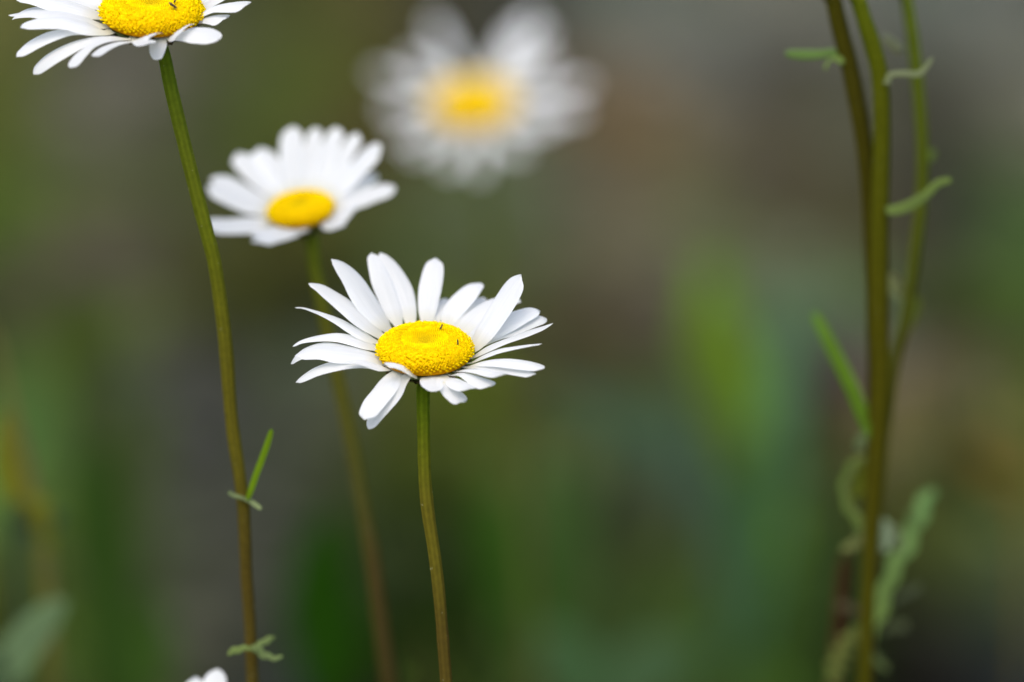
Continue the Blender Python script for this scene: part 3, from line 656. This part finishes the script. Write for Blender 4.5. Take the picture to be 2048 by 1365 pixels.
for x, y, c in PATCH:
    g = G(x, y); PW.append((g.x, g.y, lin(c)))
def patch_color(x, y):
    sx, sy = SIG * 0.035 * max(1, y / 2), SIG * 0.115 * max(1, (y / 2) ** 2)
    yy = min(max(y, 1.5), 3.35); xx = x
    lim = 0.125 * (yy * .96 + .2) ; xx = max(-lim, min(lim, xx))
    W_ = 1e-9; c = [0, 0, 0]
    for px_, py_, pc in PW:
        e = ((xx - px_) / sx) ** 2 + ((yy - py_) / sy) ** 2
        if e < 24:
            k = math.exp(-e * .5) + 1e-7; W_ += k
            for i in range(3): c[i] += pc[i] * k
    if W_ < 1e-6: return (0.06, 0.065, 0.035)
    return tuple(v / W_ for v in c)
def ground_z(x, y):
    return 0.012 * mnoise.noise(Vector((x * 3, y * 3, 0))) + 0.004 * mnoise.noise(Vector((x * 17, y * 17, 3)))

def build_ground():
    def axis(fine0, fine1, step, far):
        a = [fine0 + i * step for i in range(int((fine1 - fine0) / step) + 1)]
        s = step; x = a[0]; lo = []
        while x > -far: s *= 1.35; x -= s; lo.append(x)
        s = step; x = a[-1]; hi = []
        while x < far: s *= 1.35; x += s; hi.append(x)
        return lo[::-1] + a + hi
    xs = axis(-.8, .8, .02, 150); ys = axis(1.0, 4.2, .03, 150)
    verts, cols = [], []
    for y in ys:
        for x in xs:
            z = ground_z(x, y)
            if y > 4 or abs(x) > 1: z *= 2
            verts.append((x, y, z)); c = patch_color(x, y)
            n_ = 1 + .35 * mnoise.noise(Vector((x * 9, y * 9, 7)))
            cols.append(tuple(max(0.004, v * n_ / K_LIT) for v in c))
    n = len(xs)
    faces = [(j * n + i, j * n + i + 1, (j + 1) * n + i + 1, (j + 1) * n + i) for j in range(len(ys) - 1) for i in range(n - 1)]
    o = mesh_obj('ground', verts, faces, M_GROUND, None, cols); o['kind'] = 'structure'
    # gravel
    rnd = random.Random(11); verts, faces, cols = [], [], []
    ico = [(0,0,-1),(.72,-.53,-.45),(-.28,-.85,-.45),(-.89,0,-.45),(-.28,.85,-.45),(.72,.53,-.45),(.28,-.85,.45),(-.72,-.53,.45),(-.72,.53,.45),(.28,.85,.45),(.89,0,.45),(0,0,1)]
    icf = [(0,1,2),(1,0,5),(0,2,3),(0,3,4),(0,4,5),(1,5,10),(2,1,6),(3,2,7),(4,3,8),(5,4,9),(1,10,6),(2,6,7),(3,7,8),(4,8,9),(5,9,10),(6,10,11),(7,6,11),(8,7,11),(9,8,11),(10,9,11)]
    cnt = 0
    while cnt < 5200:
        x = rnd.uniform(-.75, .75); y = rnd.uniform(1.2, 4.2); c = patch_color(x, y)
        sat = c[1] / (c[0] + 1e-4); 
        if sat > 1.12 and rnd.random() < .8: continue
        cnt += 1
        s = rnd.uniform(.003, .011) * (1.0 if rnd.random() < .9 else 1.8); b0 = len(verts); an = rnd.uniform(0, 6.28)
        sx, sy, sz = s * rnd.uniform(.7, 1.3), s * rnd.uniform(.7, 1.3), s * rnd.uniform(.4, .7)
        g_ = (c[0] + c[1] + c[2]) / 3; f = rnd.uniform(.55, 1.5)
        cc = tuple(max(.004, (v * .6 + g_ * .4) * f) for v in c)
        gz = ground_z(x, y)
        for vx, vy, vz in ico:
            j = rnd.uniform(.8, 1.2)
            a_, b_ = vx * sx * j, vy * sy * j
            verts.append((x + a_ * math.cos(an) - b_ * math.sin(an), y + a_ * math.sin(an) + b_ * math.cos(an), gz + vz * sz * j + sz * .5)); cols.append(cc)
        faces += [tuple(b0 + q for q in f_) for f_ in icf]
    o = mesh_obj('gravel', verts, faces, M_STONE, None, cols, smooth=False); o['kind'] = 'stuff'
    o['label'] = 'loose grey gravel scattered over the blurred soil behind the daisies'; o['category'] = 'gravel'
    # low leaves and grass
    verts, faces, cols = [], [], []; cnt = 0
    while cnt < 9000:
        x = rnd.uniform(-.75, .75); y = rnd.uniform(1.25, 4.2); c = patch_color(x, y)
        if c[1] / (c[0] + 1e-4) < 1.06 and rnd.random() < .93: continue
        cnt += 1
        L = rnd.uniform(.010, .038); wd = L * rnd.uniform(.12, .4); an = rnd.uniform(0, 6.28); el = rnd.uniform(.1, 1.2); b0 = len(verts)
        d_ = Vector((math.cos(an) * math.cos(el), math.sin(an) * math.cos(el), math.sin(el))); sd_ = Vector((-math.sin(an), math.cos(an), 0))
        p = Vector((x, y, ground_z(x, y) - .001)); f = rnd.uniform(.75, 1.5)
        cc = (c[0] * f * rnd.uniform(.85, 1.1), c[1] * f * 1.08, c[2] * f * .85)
        for s, w_ in ((0, .25), (.35, 1), (.7, .8), (1, .05)):
            q = p + d_ * (L * s) - Vector((0, 0, L * .35 * s * s))
            verts += [q - sd_ * (wd * w_ / 2), q + sd_ * (wd * w_ / 2)]; cols += [cc, cc]
        for i in range(3): faces.append((b0 + 2 * i, b0 + 2 * i + 1, b0 + 2 * i + 3, b0 + 2 * i + 2))
    o = mesh_obj('ground_cover', verts, faces, M_COVER, None, cols); o['kind'] = 'stuff'
    o['label'] = 'low green weeds and grass carpeting the blurred ground'; o['category'] = 'ground cover'
build_ground()

# ------------------------------------------------------------------ blurred plants standing on the ground behind
def weed(label, leaves, d, foot, name='weed', cat='weed'):
    """leaves: (points (x, y, w), colour) ; foot (x, y offset) on the ground below."""
    f = P(foot, 1365, d); f = Vector((f.x, f.y + 0.0, 0))
    t = thing(name, f, label, cat); bpy.context.view_layer.update()
    for i, (pts, c, dd) in enumerate(leaves):
        P3, W3 = [], []
        lowest = max(p[1] for p in pts)
        for j, (x, y, w_) in enumerate(pts):
            de = d + dd * j / (len(pts) - 1); P3.append(P(x, y, de)); W3.append(w_ * de / FPX)
        if P3[0].z > 0.012:              # stalk down to the root
            mid = (P3[0] + f) / 2 + Vector((0, 0, 0)); P3 = [f.copy(), mid] + P3; W3 = [.003, .003] + W3
        blade('leaf', P3, W3, UP * .45 - FWD * .9, M_LEAF, t, nseg=24, nc=7, camber=.10, notch=0, color=tuple(v * .62 for v in lin(c)), seed=i + 7, uvs=False)
    return t

weed('bright yellow-green broad leaves standing blurred right of centre', [
    ([(1570,1080,20),(1550,1000,50),(1520,880,75),(1485,770,85),(1452,680,80),(1425,590,60),(1410,520,24)], (108,150,34), .05),
    ([(1500,960,20),(1460,860,50),(1435,760,60),(1440,660,50),(1450,590,20)], (108,134,20), .0),
    ([(1410,740,16),(1390,690,34),(1395,620,40),(1430,560,34),(1450,520,14)], (104,134,50), .1),
  ], 1.74, 1540)
weed('blue-green tall leaves blurred just left of the tall right stems', [
    ([(1500,1300,24),(1520,1150,44),(1545,950,76),(1560,780,76),(1572,650,56),(1585,590,26)], (88,128,88), .05),
    ([(1455,1330,30),(1460,1250,64),(1485,1100,84),(1515,960,90),(1535,860,36)], (78,118,64), -.03),
  ], 1.64, 1535)
weed('dull teal leaf arching down to the left of the bright green leaves', [
    ([(1470,1300,20),(1430,1040,60),(1360,930,70),(1260,850,70),(1170,800,50),(1100,770,24)], (66,90,70), .05),
  ], 1.55, 1450)
weed('mid green leafy clump blurred below and right of the central daisy', [
    ([(1080,1365,60),(1060,1240,110),(1020,1120,120),(990,1030,80),(980,980,40)], (58,94,28), .0),
    ([(1100,1365,60),(1120,1220,110),(1130,1090,120),(1120,980,90),(1110,920,40)], (60,86,40), .04),
    ([(1090,1365,50),(1190,1300,90),(1250,1200,80),(1270,1120,30)], (54,72,34), .02),
  ], 1.45, 1090)
weed('pale green leaves blurred along the bottom edge right of the central stem', [
    ([(1200,1420,60),(1160,1350,120),(1110,1300,120),(1060,1270,50)], (72,104,64), .0),
    ([(1220,1420,60),(1270,1350,130),(1340,1310,110),(1400,1290,40)], (72,100,64), .02),
  ], 1.4, 1210)
weed('dark green leaves blurred between the second and third stems at the bottom', [
    ([(660,1400,90),(655,1280,150),(640,1180,140),(650,1080,90),(670,1020,40)], (34,72,8), .0),
    ([(690,1400,70),(760,1300,110),(840,1220,90),(860,1150,30)], (30,46,12), .02),
  ], 1.42, 670)
weed('pale grey-green leaf arching at the bottom left corner', [
    ([(-20,1400,60),(10,1335,84),(60,1268,80),(105,1222,56),(135,1204,26)], (108,134,94), .0),
  ], 1.01, -10)
weed('olive blurred stalks with a yellowish leaf at the left edge', [
    ([(110,1365,20),(100,1200,24),(80,1050,26),(45,900,22),(10,760,20),(-20,640,14)], (108,108,62), .0),
    ([(90,1100,30),(50,1020,50),(20,940,60),(10,860,40),(15,820,20)], (120,122,34), .0),
    ([(30,1100,30),(60,1060,60),(100,1040,50),(130,1030,20)], (70,90,60), .0),
  ], 1.04, 100, 'grass_tuft', 'grass')
weed('soft green column of leaves blurred left of the long bending stem', [
    ([(220,1365,90),(215,1200,110),(200,1080,120),(185,960,100),(190,880,40)], (52,80,28), .0),
    ([(280,1400,70),(290,1330,110),(300,1260,90),(310,1200,40)], (62,92,34), .0),
  ], 1.4, 230)
weed('olive-green leaf blurred in the left middle of the photo', [
    ([(170,1000,30),(165,820,60),(155,700,110),(150,620,110),(150,560,40)], (74,90,38), .0),
  ], 1.6, 175)
weed('tiny pale green sprout at the bottom just left of the central stem', [
    ([(815,1400,18),(820,1370,28),(825,1345,28),(830,1325,14)], (78,96,40), .0),
  ], .96, 818, 'sprout', 'sprout')
weed('reddish-brown dry stalk blurred beside the right stems near the bottom', [
    ([(1668,1400,26),(1675,1280,26),(1682,1180,26),(1690,1100,22)], (70,44,28), .0),
  ], .96, 1665, 'dry_stalk', 'stalk')
weed('small yellow-olive dry leaves blurred at the right edge', [
    ([(2060,1000,30),(2010,950,60),(1960,910,60),(1920,890,30)], (112,96,40), .0),
    ([(2080,900,30),(2040,860,60),(1990,840,50),(1950,830,20)], (116,112,66), .0),
  ], 1.6, 2060, 'dry_plant', 'plant')

def tuft(label, cx, d, y0, hgt, n, c, seed):
    rnd = random.Random(seed); L = []
    for i in range(n):
        x = cx + rnd.uniform(-60, 60); lean_ = rnd.uniform(-110, 110); top = y0 - hgt * rnd.uniform(.6, 1)
        w_ = rnd.uniform(14, 34); k = rnd.uniform(.8, 1.25)
        L.append(([(x, y0, w_ * .7), (x + lean_ * .15, y0 - (y0 - top) * .4, w_), (x + lean_ * .5, y0 - (y0 - top) * .75, w_ * .8), (x + lean_, top, w_ * .15)], tuple(v * k for v in c), rnd.uniform(-.08, .08)))
    return weed(label, L, d, cx, 'grass_tuft', 'grass')
tuft('thin olive grass blades blurred left of the long bending stem in mid height', 250, 1.7, 1150, 480, 9, (70, 84, 44), 3)
tuft('short dark grass blades blurred just right of the central stem', 960, 1.55, 1330, 420, 9, (50, 74, 28), 5)
tuft('loose grass blades blurred between the central daisy and the bright leaves', 1200, 1.75, 1180, 380, 9, (78, 92, 60), 8)
tuft('fine grass blades blurred at the right behind the leafy plant', 1930, 1.8, 1100, 420, 8, (80, 92, 56), 9)
